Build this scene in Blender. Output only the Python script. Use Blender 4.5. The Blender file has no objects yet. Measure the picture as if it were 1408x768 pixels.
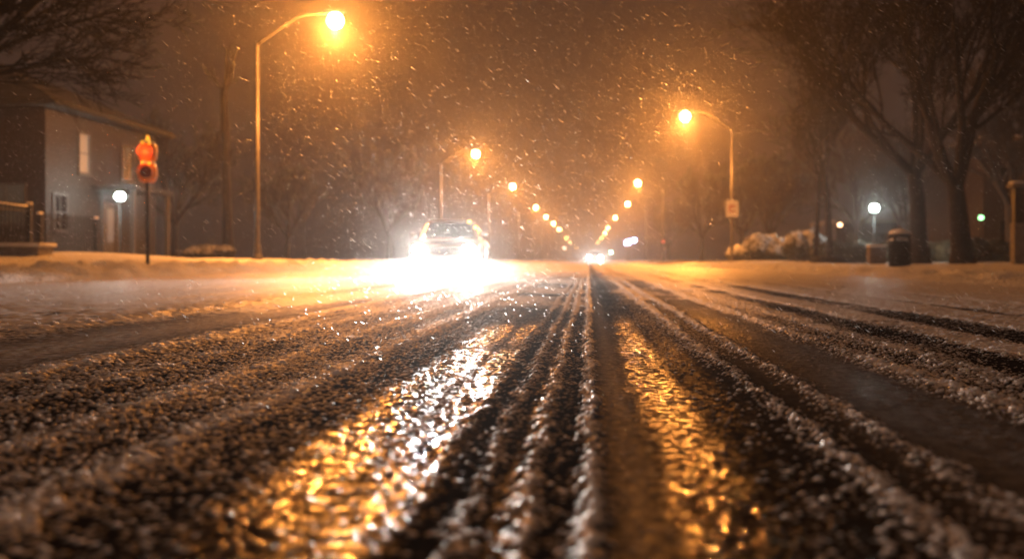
import bpy, bmesh, math, random
import numpy as np
from mathutils import Vector, Matrix

C = bpy.context.scene.collection
R = math.radians
PI = math.pi
random.seed(7)
H_CAM = 0.32
F = 1369.0
YAW = math.atan(104/F)
PITCH = math.atan(27/F)

# ------------------------------------------------------------------ helpers
def X(px, y): return (px-808)*y/F            # metres right of the lane for a bearing at distance y
def Z(py, y): return H_CAM+(357-py)*y/F

def tag(o, label=None, cat=None, group=None, kind=None):
    if label: o['label'] = label
    if cat: o['category'] = cat
    if group: o['group'] = group
    if kind: o['kind'] = kind
    return o

def empty(name, loc, label=None, cat=None, group=None, rz=0):
    o = bpy.data.objects.new(name, None); C.objects.link(o)
    o.location = loc; o.rotation_euler = (0, 0, rz); o.empty_display_size = .2
    return tag(o, label, cat, group)

def link_mesh(name, me, mat, parent=None, smooth=False):
    o = bpy.data.objects.new(name, me); C.objects.link(o)
    if mat is not None:
        for m in (mat if isinstance(mat, (list, tuple)) else [mat]): me.materials.append(m)
    if parent is not None: o.parent = parent
    if smooth:
        me.polygons.foreach_set('use_smooth', [True]*len(me.polygons))
    return o

def obj(name, bm, mat, parent=None, smooth=False):
    me = bpy.data.meshes.new(name); bm.to_mesh(me); bm.free()
    return link_mesh(name, me, mat, parent, smooth)

def copy_tree(o, parent=None):
    c = o.copy(); C.objects.link(c); c.parent = parent
    for ch in list(o.children): copy_tree(ch, c)
    return c

def box(bm, x0, x1, y0, y1, z0, z1, bev=0):
    r = bmesh.ops.create_cube(bm, size=1)
    vs = r['verts']
    for v in vs:
        v.co = Vector(((x0+x1)/2+v.co.x*(x1-x0), (y0+y1)/2+v.co.y*(y1-y0), (z0+z1)/2+v.co.z*(z1-z0)))
    if bev:
        es = list({e for v in vs for e in v.link_edges})
        bmesh.ops.bevel(bm, geom=es, offset=bev, segments=2, affect='EDGES', profile=.5)
    return bm
def boxes(*bs):
    bm = bmesh.new()
    for b in bs: box(bm, *b)
    return bm

def tube(bm, pts, rads, n=8, cap=True):
    pts = [Vector(p) for p in pts]
    rings = []
    t0 = (pts[1]-pts[0]).normalized()
    ref = Vector((0, 0, 1)) if abs(t0.z) < .9 else Vector((1, 0, 0))
    u = t0.cross(ref).normalized()
    for i, p in enumerate(pts):
        t = (pts[min(i+1, len(pts)-1)]-pts[max(i-1, 0)]).normalized()
        u = (u-t*u.dot(t)).normalized(); v = t.cross(u)
        r = rads[i] if hasattr(rads, '__len__') else rads
        rings.append([bm.verts.new(p+(u*math.cos(2*PI*k/n)+v*math.sin(2*PI*k/n))*r) for k in range(n)])
    for a, b in zip(rings, rings[1:]):
        for k in range(n):
            bm.faces.new((a[k], a[(k+1) % n], b[(k+1) % n], b[k]))
    if cap:
        bm.faces.new(rings[0][::-1]); bm.faces.new(rings[-1])
    return bm

def lathe(bm, prof, n=20, loc=(0, 0, 0)):
    rings = []
    for r, z in prof:
        rings.append([bm.verts.new((loc[0]+r*math.cos(2*PI*k/n), loc[1]+r*math.sin(2*PI*k/n), loc[2]+z)) for k in range(n)])
    for a, b in zip(rings, rings[1:]):
        for k in range(n): bm.faces.new((a[k], a[(k+1) % n], b[(k+1) % n], b[k]))
    bm.faces.new(rings[0][::-1]); bm.faces.new(rings[-1])
    return bm

def blob(bm, loc, s, sub=2, jit=.12, seed=0):
    rr = random.Random(seed)
    r = bmesh.ops.create_icosphere(bm, subdivisions=sub, radius=1)
    for v in r['verts']:
        k = 1+rr.uniform(-jit, jit)
        v.co = Vector((loc[0]+v.co.x*s[0]*k, loc[1]+v.co.y*s[1]*k, loc[2]+v.co.z*s[2]*k))
    return bm

# ------------------------------------------------------------------ materials
def mat(name, col, rough=.6, var=.25, scale=6., bump=0., bscale=40., metal=0., spec=.5, sss=0.):
    m = bpy.data.materials.new(name); m.use_nodes = True
    nt = m.node_tree; b = nt.nodes['Principled BSDF']
    tc = nt.nodes.new('ShaderNodeTexCoord')
    nz = nt.nodes.new('ShaderNodeTexNoise'); nz.inputs['Scale'].default_value = scale; nz.inputs['Detail'].default_value = 6
    nt.links.new(tc.outputs['Object'], nz.inputs['Vector'])
    rp = nt.nodes.new('ShaderNodeValToRGB')
    rp.color_ramp.elements[0].position = .3; rp.color_ramp.elements[1].position = .7
    rp.color_ramp.elements[0].color = tuple(c*(1-var) for c in col)+(1,)
    rp.color_ramp.elements[1].color = tuple(min(1, c*(1+var*.6)) for c in col)+(1,)
    nt.links.new(nz.outputs['Fac'], rp.inputs['Fac']); nt.links.new(rp.outputs['Color'], b.inputs['Base Color'])
    b.inputs['Roughness'].default_value = rough; b.inputs['Metallic'].default_value = metal
    b.inputs['Specular IOR Level'].default_value = spec
    if sss:
        b.inputs['Subsurface Weight'].default_value = sss
        b.inputs['Subsurface Radius'].default_value = (.03, .025, .02); b.inputs['Subsurface Scale'].default_value = 1
    if bump:
        n2 = nt.nodes.new('ShaderNodeTexNoise'); n2.inputs['Scale'].default_value = bscale; n2.inputs['Detail'].default_value = 4
        nt.links.new(tc.outputs['Object'], n2.inputs['Vector'])
        bp = nt.nodes.new('ShaderNodeBump'); bp.inputs['Strength'].default_value = bump; bp.inputs['Distance'].default_value = .05
        nt.links.new(n2.outputs['Fac'], bp.inputs['Height']); nt.links.new(bp.outputs['Normal'], b.inputs['Normal'])
    return m

def glow(name, col, strength, sample=False):
    m = bpy.data.materials.new(name); m.use_nodes = True
    nt = m.node_tree; b = nt.nodes['Principled BSDF']
    b.inputs['Base Color'].default_value = (*[min(1, c) for c in col], 1)
    b.inputs['Roughness'].default_value = .3
    b.inputs['Emission Color'].default_value = (*col, 1); b.inputs['Emission Strength'].default_value = strength
    m.cycles.emission_sampling = 'AUTO' if sample else 'NONE'
    return m

M = {}
M['snow'] = mat('snow', (.80, .81, .83), .75, .08, 3., .5, 60., spec=.2)
M['verge_snow'] = mat('verge_snow', (.78, .79, .81), .8, .15, 1.2, .9, 22., spec=.2)
M['steel'] = mat('galvanised_steel', (.06, .055, .05), .45, .3, 9., metal=.3)
M['black_metal'] = mat('black_metal', (.007, .007, .007), .6, .3, 12., spec=.2)
M['bark'] = mat('bark', (.010, .008, .007), .9, .4, 14., .8, 50.)
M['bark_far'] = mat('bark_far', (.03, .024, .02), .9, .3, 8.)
M['siding'] = mat('siding', (.02, .0155, .0125), .8, .25, 2.5, .3, 30.)
M['brick'] = mat('dark_brick', (.03, .02, .016), .85, .4, 8., .5, 30.)
M['roofing'] = mat('snowy_shingle', (.02, .0195, .019), .85, .7, 1.6, .4, 12.)
M['trim'] = mat('pale_trim', (.05, .047, .043), .6, .15, 8.)
M['dark_glass'] = mat('dark_glass', (.012, .013, .015), .12, .3, 3.)
M['concrete'] = mat('concrete', (.22, .2, .18), .9, .3, 7., .4, 40.)
M['foliage'] = mat('foliage', (.05, .055, .03), .8, .5, 9.)
M['plastic_black'] = mat('black_plastic', (.005, .005, .005), .6, .3, 10., .2, 60., spec=.15)
M['wood'] = mat('weathered_wood', (.10, .075, .055), .85, .35, 10., .4, 40.)
M['sign_white'] = mat('sign_white', (.72, .70, .66), .5, .1, 20.)
M['sign_red'] = mat('sign_red', (.40, .10, .06), .5, .1, 20.)
M['amber_housing'] = mat('amber_housing', (.70, .19, .012), .45, .25, 14., .2, 40.)
M['rubber'] = mat('tyre_rubber', (.018, .018, .018), .8, .2, 20.)
M['chrome'] = mat('chrome', (.5, .5, .5), .25, .1, 10., metal=1.)
M['car_paint'] = mat('car_paint_snowy', (.22, .17, .14), .3, .2, 3., .1, 30.)
M['car_paint2'] = mat('car_paint_dark', (.08, .08, .09), .3, .3, 3.)
M['sodium'] = glow('sodium_bulb', (1, .74, .34), 70)
M['sodium_far'] = glow('sodium_bulb_far', (1, .62, .2), 40)
M['white_bulb'] = glow('white_bulb', (.80, 1, .93), 40)
M['headlight'] = glow('headlight_lens', (1, .97, .92), 260)
M['headlight_far'] = glow('headlight_lens_far', (1, .97, .95), 900)
M['added_lens_glow'] = glow('fog_lamp_added_glow', (1, .97, .92), 30)  # fog lamp lenses made to glow along with the added road beam
M['warm_pane'] = glow('lit_pane', (1, .72, .5), .2)
M['dim_pane'] = glow('dim_pane', (1, .70, .45), .035)
M['door_pane'] = glow('lit_door_pane', (1, .88, .75), .11)
M['blue_bulb'] = glow('blue_bulb', (.5, .58, 1), 40)
M['green_bulb'] = glow('green_bulb', (.12, 1, .5), 60)
M['green_small'] = glow('green_small_bulb', (.35, 1, .4), 7)
M['warm_bulb'] = glow('warm_bulb', (1, .62, .35), 7)
M['pale_bulb'] = glow('pale_bulb', (1, .7, .5), 10)
M['red_lens'] = glow('red_lens', (1, .06, .01), .9)
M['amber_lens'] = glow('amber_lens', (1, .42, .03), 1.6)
M['dark_lens'] = mat('dark_lens', (.10, .012, .006), .25, .3, 10.)
M['marker'] = glow('amber_marker', (1, .55, .18), 8)

for k_ in ('warm_pane', 'dim_pane', 'door_pane'): M[k_].node_tree.nodes['Principled BSDF'].inputs['Base Color'].default_value = (.03, .025, .02, 1)
# falling flakes: bright, light passes through them
def flake_material():
    m = bpy.data.materials.new('snowflake'); m.use_nodes = True; nt = m.node_tree
    out = nt.nodes['Material Output']; nt.nodes.remove(nt.nodes['Principled BSDF'])
    tr = nt.nodes.new('ShaderNodeBsdfTransparent'); tr.inputs['Color'].default_value = (.88, .88, .88, 1)
    t = nt.nodes.new('ShaderNodeBsdfTranslucent'); d = nt.nodes.new('ShaderNodeBsdfRefraction'); mx = nt.nodes.new('ShaderNodeMixShader'); ad = nt.nodes.new('ShaderNodeAddShader')
    nz = nt.nodes.new('ShaderNodeTexNoise'); nz.inputs['Scale'].default_value = 3
    rp = nt.nodes.new('ShaderNodeValToRGB'); rp.color_ramp.elements[0].color = (.21, .21, .215, 1); rp.color_ramp.elements[1].color = (.36, .36, .36, 1)
    nt.links.new(nz.outputs['Fac'], rp.inputs['Fac'])
    nt.links.new(rp.outputs['Color'], d.inputs['Color']); nt.links.new(rp.outputs['Color'], t.inputs['Color'])
    d.inputs['IOR'].default_value = 1.08; d.inputs['Roughness'].default_value = .6
    mx.inputs[0].default_value = .4
    nt.links.new(d.outputs[0], mx.inputs[1]); nt.links.new(t.outputs[0], mx.inputs[2])
    nt.links.new(mx.outputs[0], ad.inputs[0]); nt.links.new(tr.outputs[0], ad.inputs[1]); nt.links.new(ad.outputs[0], out.inputs['Surface'])
    return m
M['flake'] = flake_material()

# the road: wet asphalt, slush and snow crumbs, driven by the mesh's own "snow" and "wet" values
def road_material():
    m = bpy.data.materials.new('snowy_wet_road'); m.use_nodes = True; nt = m.node_tree; L = nt.links
    out = nt.nodes['Material Output']; sn = nt.nodes['Principled BSDF']
    wet = nt.nodes.new('ShaderNodeBsdfPrincipled')
    at = nt.nodes.new('ShaderNodeAttribute'); at.attribute_name = 'snow'
    tc = nt.nodes.new('ShaderNodeTexCoord')
    n1 = nt.nodes.new('ShaderNodeTexNoise'); n1.inputs['Scale'].default_value = 300; n1.inputs['Detail'].default_value = 2
    L.new(tc.outputs['Object'], n1.inputs['Vector'])
    # snow
    rp = nt.nodes.new('ShaderNodeValToRGB'); rp.color_ramp.elements[0].position = .3; rp.color_ramp.elements[1].position = .7
    rp.color_ramp.elements[0].color = (.72, .70, .69, 1); rp.color_ramp.elements[1].color = (.88, .88, .89, 1)
    L.new(n1.outputs['Fac'], rp.inputs['Fac']); 
    am = nt.nodes.new('ShaderNodeAttribute'); am.attribute_name = 'melt'
    mc = nt.nodes.new('ShaderNodeMix'); mc.data_type = 'RGBA'; mc.inputs['B'].default_value = (.24, .23, .22, 1)
    L.new(am.outputs['Fac'], mc.inputs['Factor']); L.new(rp.outputs['Color'], mc.inputs['A']); L.new(mc.outputs['Result'], sn.inputs['Base Color'])
    mr = nt.nodes.new('ShaderNodeMapRange'); mr.inputs['To Min'].default_value = .5; mr.inputs['To Max'].default_value = .18
    L.new(am.outputs['Fac'], mr.inputs['Value']); L.new(mr.outputs['Result'], sn.inputs['Roughness']); sn.inputs['Specular IOR Level'].default_value = 1.0
    sn.inputs['Subsurface Weight'].default_value = .85; sn.inputs['Subsurface Radius'].default_value = (1, .85, .7); sn.inputs['Subsurface Scale'].default_value = .02
    b1 = nt.nodes.new('ShaderNodeBump'); b1.inputs['Strength'].default_value = .5; b1.inputs['Distance'].default_value = .003
    L.new(n1.outputs['Fac'], b1.inputs['Height']); L.new(b1.outputs['Normal'], sn.inputs['Normal'])
    # wet asphalt
    n2 = nt.nodes.new('ShaderNodeTexNoise'); n2.inputs['Scale'].default_value = 85; n2.inputs['Detail'].default_value = 2.5
    L.new(tc.outputs['Object'], n2.inputs['Vector'])
    n3 = nt.nodes.new('ShaderNodeTexVoronoi'); n3.inputs['Scale'].default_value = 120
    L.new(tc.outputs['Object'], n3.inputs['Vector'])
    ad = nt.nodes.new('ShaderNodeMath'); ad.operation = 'ADD'
    L.new(n2.outputs['Fac'], ad.inputs[0]); L.new(n3.outputs['Distance'], ad.inputs[1])
    b2 = nt.nodes.new('ShaderNodeBump'); b2.inputs['Strength'].default_value = .8; b2.inputs['Distance'].default_value = .0010
    L.new(ad.outputs[0], b2.inputs['Height']); L.new(b2.outputs['Normal'], wet.inputs['Normal'])
    rw = nt.nodes.new('ShaderNodeValToRGB')
    rw.color_ramp.elements[0].color = (.012, .010, .009, 1); rw.color_ramp.elements[1].color = (.04, .034, .03, 1)
    L.new(n2.outputs['Fac'], rw.inputs['Fac']); L.new(rw.outputs['Color'], wet.inputs['Base Color'])
    mr = nt.nodes.new('ShaderNodeMapRange'); mr.inputs['To Min'].default_value = .4; mr.inputs['To Max'].default_value = .07
    L.new(am.outputs['Fac'], mr.inputs['Value']); L.new(mr.outputs['Result'], wet.inputs['Roughness'])
    mr = nt.nodes.new('ShaderNodeMapRange'); mr.inputs['To Min'].default_value = .3; mr.inputs['To Max'].default_value = .5
    L.new(am.outputs['Fac'], mr.inputs['Value']); L.new(mr.outputs['Result'], wet.inputs['Specular IOR Level'])
    dry = nt.nodes.new('ShaderNodeBsdfDiffuse'); L.new(rw.outputs['Color'], dry.inputs['Color']); L.new(b2.outputs['Normal'], dry.inputs['Normal'])
    n4 = nt.nodes.new('ShaderNodeTexNoise'); n4.inputs['Scale'].default_value = 38; n4.inputs['Detail'].default_value = 5; n4.inputs['Roughness'].default_value = .65
    L.new(tc.outputs['Object'], n4.inputs['Vector'])
    mk = nt.nodes.new('ShaderNodeMapRange'); mk.inputs['From Min'].default_value = .49; mk.inputs['From Max'].default_value = .57; mk.inputs['To Min'].default_value = .04
    L.new(n4.outputs['Fac'], mk.inputs['Value'])
    mu = nt.nodes.new('ShaderNodeMath'); mu.operation = 'MULTIPLY'; L.new(mk.outputs['Result'], mu.inputs[0]); L.new(am.outputs['Fac'], mu.inputs[1])
    mw = nt.nodes.new('ShaderNodeMixShader'); L.new(mu.outputs[0], mw.inputs[0]); L.new(dry.outputs[0], mw.inputs[1]); L.new(wet.outputs[0], mw.inputs[2])
    mx = nt.nodes.new('ShaderNodeMixShader')
    L.new(at.outputs['Fac'], mx.inputs[0]); L.new(mw.outputs[0], mx.inputs[1]); L.new(sn.outputs[0], mx.inputs[2])
    L.new(mx.outputs[0], out.inputs['Surface'])
    return m
M['road'] = road_material()

# ------------------------------------------------------------------ numeric noise
def hash2(i, j, s=0):
    h = (i.astype(np.int64)*374761393+j.astype(np.int64)*668265263+s*1442695041) & 0xffffffff
    h = ((h ^ (h >> 13))*1274126177) & 0xffffffff
    h = ((h ^ (h >> 16))*2246822519) & 0xffffffff
    return ((h ^ (h >> 15)) & 0xffffff)/float(0xffffff)
def vnoise(x, y, s=0):
    i = np.floor(x); j = np.floor(y); fx = x-i; fy = y-j
    fx = fx*fx*(3-2*fx); fy = fy*fy*(3-2*fy)
    a = hash2(i, j, s); b = hash2(i+1, j, s); c = hash2(i, j+1, s); d = hash2(i+1, j+1, s)
    return (a*(1-fx)+b*fx)*(1-fy)+(c*(1-fx)+d*fx)*fy
def fbm(x, y, s=0, o=4):
    t = 0; a = .5
    for k in range(o):
        t = t+a*vnoise(x*2**k, y*2**k, s+k*17); a *= .5
    return t/(1-.5**o)
def domes(x, y, cell, cover, seed, rmin=.42, rmax=.75):
    """height (in cells) of rounded crumbs lying in jittered cells; cover = share of cells holding one"""
    gx = np.floor(x/cell); gy = np.floor(y/cell); best = np.zeros_like(x)
    for di in (-1, 0, 1):
        for dj in (-1, 0, 1):
            i = gx+di; j = gy+dj
            cx = (i+hash2(i, j, seed))*cell; cy = (j+hash2(i, j, seed+1))*cell
            k = hash2(i, j, seed+2); r = (rmin+(rmax-rmin)*hash2(i, j, seed+3))*cell
            d2 = ((x-cx)**2+(y-cy)**2)/(r*r)
            hgt = np.where((k < cover) & (d2 < 1), np.sqrt(np.maximum(0, 1-d2))*r/cell, 0)
            best = np.maximum(best, hgt)
    return best

def grid_mesh(name, xs, ys, zfun):
    Xg, Yg = np.meshgrid(xs, ys)
    res = zfun(Xg, Yg)
    Zg = res[0] if isinstance(res, tuple) else res
    nx, ny = len(xs), len(ys)
    co = np.stack([Xg, Yg, Zg], -1).reshape(-1, 3).astype(np.float32)
    idx = np.arange(nx*ny).reshape(ny, nx)
    q = np.stack([idx[:-1, :-1], idx[:-1, 1:], idx[1:, 1:], idx[1:, :-1]], -1).reshape(-1, 4)
    me = bpy.data.meshes.new(name)
    me.vertices.add(len(co)); me.vertices.foreach_set('co', co.ravel())
    me.loops.add(q.size); me.loops.foreach_set('vertex_index', q.ravel().astype(np.int32))
    me.polygons.add(len(q)); me.polygons.foreach_set('loop_start', np.arange(0, q.size, 4, dtype=np.int32))
    me.polygons.foreach_set('use_smooth', np.ones(len(q), dtype=bool))
    me.update(calc_edges=True)
    if isinstance(res, tuple):
        a = me.attributes.new('snow', 'FLOAT', 'POINT'); a.data.foreach_set('value', res[1].ravel().astype(np.float32))
        a = me.attributes.new('melt', 'FLOAT', 'POINT'); a.data.foreach_set('value', res[2].ravel().astype(np.float32))
    return me

# ------------------------------------------------------------------ the road
#        x      base   cover  crumb
PROFILE = [
 (-8.2,  .050, 1.00, .25), (-5.6, .032, 1.00, .25), (-5.0, .026, .97, .35), (-4.92, .006, .5, .5), (-4.82, .03, 1., .5),
 (-4.25, .028, .98, .35), (-4.15, .004, .45, .5), (-4.05, .034, 1., .5), (-3.40, .026, .97, .4), (-3.25, .004, .4, .5),
 (-3.15, .030, 1., .5), (-2.72, .024, .97, .5), (-2.60, .026, .9, 1.), (-2.45, .034, .95, 1.2), (-2.32, .006, .6, 1.), (-2.2, .004, .62, .45),
 (-1.72, .001, .36, .35), (-1.62, .010, .55, .8), (-1.52, .020, .92, 1.1), (-1.42, .003, .5, 1.), (-1.33, .003, .5, 1.), (-1.24, .013, .85, 1.1),
 (-1.15, .002, .42, 1.), (-1.04, .002, .42, 1.), (-.95, .013, .85, 1.), (-.86, .001, .36, .9), (-.78, .001, .36, .9), (-.69, .014, .88, 1.), (-.62, .001, .34, .8), (-.52, .000, .36, .55),
 (-.44, .002, .42, .6), (-.38, .000, .36, .45), (-.30, .000, .34, .45), (-.255, .001, .3, .6), (-.225, .005, .6, .7), (-.20, .000, .26, .6), (-.175, .000, .28, .6), (-.150, .007, .8, .75),
 (-.125, .000, .28, .6), (-.105, .000, .28, .6), (-.080, .009, .88, .8), (-.055, .000, .3, .6), (-.022, .000, .3, .6), (.008, .012, .97, .9), (.026, .002, .5, .6), (.036, .000, .2, .3),
 (.10, .000, .16, .3), (.13, .0003, .32, .4), (.20, .0003, .36, .45), (.26, .000, .24, .7), (.34, .000, .24, .8), (.385, .003, .5, .9), (.415, .013, .94, 1.),
 (.445, .001, .32, .8), (.50, .000, .26, .8), (.545, .014, .95, 1.), (.58, .000, .2, .7), (.61, .000, .22, .35), (.80, .000, .22, .4), (.84, .004, .5, .8),
 (.90, .014, .93, 1.), (.97, .003, .5, 1.), (1.03, .003, .5, 1.), (1.12, .010, .85, 1.), (1.20, .002, .45, .9), (1.27, .000, .2, .7), (1.36, .000, .2, .7), (1.44, .012, .9, 1.),
 (1.62, .008, .84, .9), (1.70, .000, .24, .7), (1.90, .000, .24, .7), (1.98, .013, .92, .9), (2.3, .012, .9, .7), (2.42, .001, .3, .6), (2.55, .014, .94, .7),
 (2.9, .014, .94, .6), (3.0, .001, .3, .5), (3.12, .018, .98, .6), (3.6, .018, .97, .5), (3.7, .002, .4, .5), (3.85, .02, 1., .5), (5.6, .045, 1., .3)]
PR = np.array(PROFILE)
def wet_zone(u, y, patch):
    w = 0
    for c, h, a in ((-.40, .066, 1.), (-.27, .048, .95), (-.10, .02, .3), (.066, .035, .16), (.175, .062, 1.), (.29, .05, .2), (.70, .12, .16)):
        yy = np.clip((6.6-y+3*patch)/3.4, 0, 1) if c != .066 else 1
        w = np.maximum(w, a*yy*np.exp(-(np.abs(u-c)/h)**3))
    w = w+.35*np.exp(-((u-.66)/.1)**2-((y-4.6)/1.2)**2)
    return np.clip(w*(1+1.6*patch), 0, 1)
def road_surface(x, y):
    wob = .012*(vnoise(y*1.3, y*0, 15)-.5)+.016*(vnoise(y*.5, y*0, 5)-.5)+.03*(vnoise(y*.11, y*0, 6)-.5)*np.minimum(1, y/4)
    fine = .014*(fbm(x*16, y*7, 8, 3)-.5)*2+.010*(fbm(x*50, y*34, 18, 2)-.5)*2
    u = x+wob*np.clip(.4+np.abs(x), 0, 1.5)+fine*np.clip(.95+np.abs(x)*.8, 0, 2)
    base = np.interp(u, PR[:, 0], PR[:, 1]); cov = np.interp(u, PR[:, 0], PR[:, 2]); cr = np.interp(u, PR[:, 0], PR[:, 3])
    dist = np.clip((y-2.6)/5.5, 0, 1)
    cov = np.where(cov > .15, cov+dist*.6*(1-np.exp(-((u-.15)/.1)**2)), cov)
    patch = fbm(x*2.3, y*1.1, 21, 4)-.5
    cov = np.clip(cov+patch*.75*np.clip(cov*3, 0, 1), 0, 1)
    cov = cov**1.6; brk = np.clip(-.55+2.5*fbm(u*6, y*2.6, 61, 4)+.6*fbm(u*20, y*14, 63, 2), .15, 1.3); base = base*.55*(brk*(1-dist)+dist); cov = cov*np.clip(.35+.75*brk, 0, 1)*(1-dist)+cov*dist
    big = domes(x, y, .0108, cov*.6*np.clip(cr*1.1, 0, 1), 31, .24, .68)*.0105*cr
    mid = domes(x, y, .007, cov*.85, 51, .28, .7)*.0066*np.clip(cr, .35, 1)*1.1
    clump = domes(x+.004*fbm(x*150, y*150, 7, 2), y+.004*fbm(x*150, y*150, 9, 2), .024, np.clip(cov-.45, 0, 1)*.5, 131, .26, .56)*.020
    crumbs = np.maximum(np.maximum(big, mid), clump*np.clip(cr, 0, 1))*(1-.5*dist)
    calm = np.clip((u+3.1)/.6, .15, 1)*(1-.8*np.clip((y-6)/10, 0, 1))
    bed = base*(1+calm*(1.1*fbm(x*22, y*14, 71, 3)-.55))
    crumbs = crumbs*np.clip(calm*1.6, .25, 1)
    z = bed+crumbs*.95+.0012*fbm(x*60, y*60, 90, 2)
    lum = np.clip(crumbs/.004, 0, 1)
    cover_bed = np.clip((cov-.72)*5+(fbm(x*35, y*25, 95, 3)-.5)*3, 0, 1)
    far = np.clip((y-9)/14, 0, 1)
    snow = np.maximum(lum*.92, cover_bed)
    snow = snow*(1-far)+far*np.clip(cov*1.0+(fbm(x*3, y*.6, 99, 3)-.5)*.5, 0, 1)
    frost = .14*np.exp(-((x-.066)/.036)**2)*(.5+fbm(x*90, y*60, 97, 2))+.22*np.exp(-((x-.7)/.2)**2)*(.4+fbm(x*60, y*40, 98, 2))+.5*np.exp(-((x+1.95)/.3)**2)*(.4+fbm(x*60, y*30, 98, 2))
    return z, np.clip(np.maximum(snow, frost), 0, 1), wet_zone(u, y, patch)

def grow(a, b, step, ratio):
    v = [a]; s = step
    while v[-1] < b: v.append(v[-1]+s); s *= ratio
    v[-1] = b
    return v
dense = list(np.arange(-1.2, 1.0, .0033))
right = grow(1.0, 5.4, .0036, 1.0056); left = [-q for q in grow(1.2033, 8.0, .0036, 1.0056)][::-1]
xs = np.array(left+dense+right)
ys = list(np.arange(.5, 1.3, .0034))
y = ys[-1]
while y < 34: y += .0028*y; ys.append(y)
while y < 1400: y *= 1.03; ys.append(y)
ys = np.array(ys)
road = link_mesh('road', grid_mesh('road', xs, ys, road_surface), M['road']); tag(road, kind='structure')

# ground sheet under and behind everything, to the horizon
def base_ground(x, y): return -.05+0*x
g = link_mesh('ground', grid_mesh('ground', np.linspace(-700, 700, 40), np.linspace(-60, 1500, 40), base_ground), M['verge_snow']); tag(g, kind='structure')

def left_verge(x, y):
    d = -x-7.35
    n = fbm(x*.5, y*.35, 3, 4)
    z = np.interp(d, [-.5, 0, .25, .6, 1.1, 2.0, 3.5, 7, 20, 400], [-.04, .01, .13, .20, .19, .2, .24, .28, .3, .3])
    z = z+.10*(n-.5)*np.clip(d, 0, 1)
    lump = domes(x, y, .16, .75+0*x, 141, .4, .9)*.16
    z = z+np.exp(-((d-.45)/.4)**2)*(.8*lump+.22*(fbm(x*4, y*3, 12, 3)-.5))
    z = z+.24*np.exp(-((x+12.6)/2.4)**2-((y-24)/4.5)**2)+.10*np.exp(-((x+11)/2)**2-((y-33)/6)**2)
    return z+.012*(fbm(x*9, y*9, 14, 3)-.5)
def right_verge(x, y):
    d = x-4.75
    n = fbm(x*.6, y*.3, 43, 4)
    z = np.interp(d, [-.5, 0, .3, .8, 1.6, 3.2, 6, 20, 400], [-.04, .01, .05, .10, .12, .12, .16, .24, .3])
    z = z+.09*(n-.5)*np.clip(d, 0, 1)
    lump = domes(x, y, .12, .5+0*x, 241, .4, .8)*.12
    z = z+np.exp(-((d-.9)/.7)**2)*(.6*lump+.14*(fbm(x*4, y*3, 42, 3)-.5))
    z = z+.17*np.exp(-((x-7.6)/1.6)**2-((y-44)/9)**2)+.08*np.exp(-((x-10)/1.5)**2-((y-27)/4)**2)
    return z+.012*(fbm(x*9, y*9, 44, 3)-.5)
vx = [-q for q in grow(6.9, 420, .035, 1.02)][::-1]
vy = grow(-40, 2, .5, 1.0)+grow(2.05, 1400, .06, 1.012)
o = link_mesh('snowy_verge', grid_mesh('snowy_verge', np.array(vx), np.array(vy), left_verge), M['verge_snow']); tag(o, kind='structure')
vx = grow(4.3, 420, .035, 1.02)
o = link_mesh('snowy_verge', grid_mesh('snowy_verge', np.array(vx), np.array(vy), right_verge), M['verge_snow']); tag(o, kind='structure')
def LZ(x, y): return float(left_verge(np.array([float(x)]), np.array([float(y)]))[0])
def RZ(x, y): return float(right_verge(np.array([float(x)]), np.array([float(y)]))[0])

# ------------------------------------------------------------------ lights
def point(name, loc, col, power, radius, parent):
    l = bpy.data.lights.new(name, 'POINT'); l.color = col; l.energy = power; l.shadow_soft_size = radius
    o = bpy.data.objects.new(name, l); C.objects.link(o); o.location = loc; o.parent = parent
    return o
SODIUM = (1, .32, .048)
LAMP_P = 10500

# street lamps: pole, curved arm, luminaire with its glowing bowl; sg = direction of the arm along x
def street_lamp(x_head, y, sg, label, lit=1., far=False, col=SODIUM):
    x0 = x_head-sg*2.5
    gz = (LZ if x0 < 0 else RZ)(x0, y)
    t = empty('street_lamp', (x0, y, gz), label, 'street lamp', 'sodium street lamps lining both sides of the road')
    top = 8.0-gz
    bm = bmesh.new(); tube(bm, [(0, 0, -.2), (0, 0, .5), (0, 0, top-.75)], [.085, .08, .05], 12)
    obj('pole', bm, M['steel'], t, True)
    bm = bmesh.new(); lathe(bm, [(.17, -.1), (.17, .10), (.13, .16), (.115, .45), (.10, .47)], 12); obj('base', bm, M['steel'], t)
    pts = [(sg*u, 0, top+w) for u, w in ((0, -.80), (.12, -.70), (.5, -.44), (.9, -.16), (1.25, .05), (1.5, .14), (1.75, .17), (2.0, .18), (2.2, .18))]
    bm = bmesh.new(); tube(bm, pts, [.042-.012*k/8 for k in range(9)], 8); obj('arm', bm, M['steel'], t, True)
    bm = bmesh.new()
    r = bmesh.ops.create_uvsphere(bm, u_segments=16, v_segments=10, radius=1)
    for v in r['verts']:
        v.co = Vector((sg*2.45+v.co.x*.40, v.co.y*.17, top+.22+max(v.co.z, -.25)*.11))
    lu = obj('luminaire', bm, M['steel'], t, True)
    bm = bmesh.new()
    r = bmesh.ops.create_uvsphere(bm, u_segments=18, v_segments=10, radius=1)
    s = .25 if not far else .36
    for v in r['verts']: v.co = Vector((sg*2.5+v.co.x*s, v.co.y*s, top-.04+v.co.z*(.24 if not far else .36)))
    b = obj('bowl', bm, M['sodium_far' if far else 'sodium'], lu, True)
    b.visible_shadow = True
    point('lamp_light', (sg*2.5, 0, top-.41), col, LAMP_P*lit, .12, t)
    return t
LEFT = [(461, 27), (654, 211), (705, 256), (737, 285), (751, 298), (761, 307), (769, 315), (779, 327), (784, 333), (792, 339)]
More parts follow.
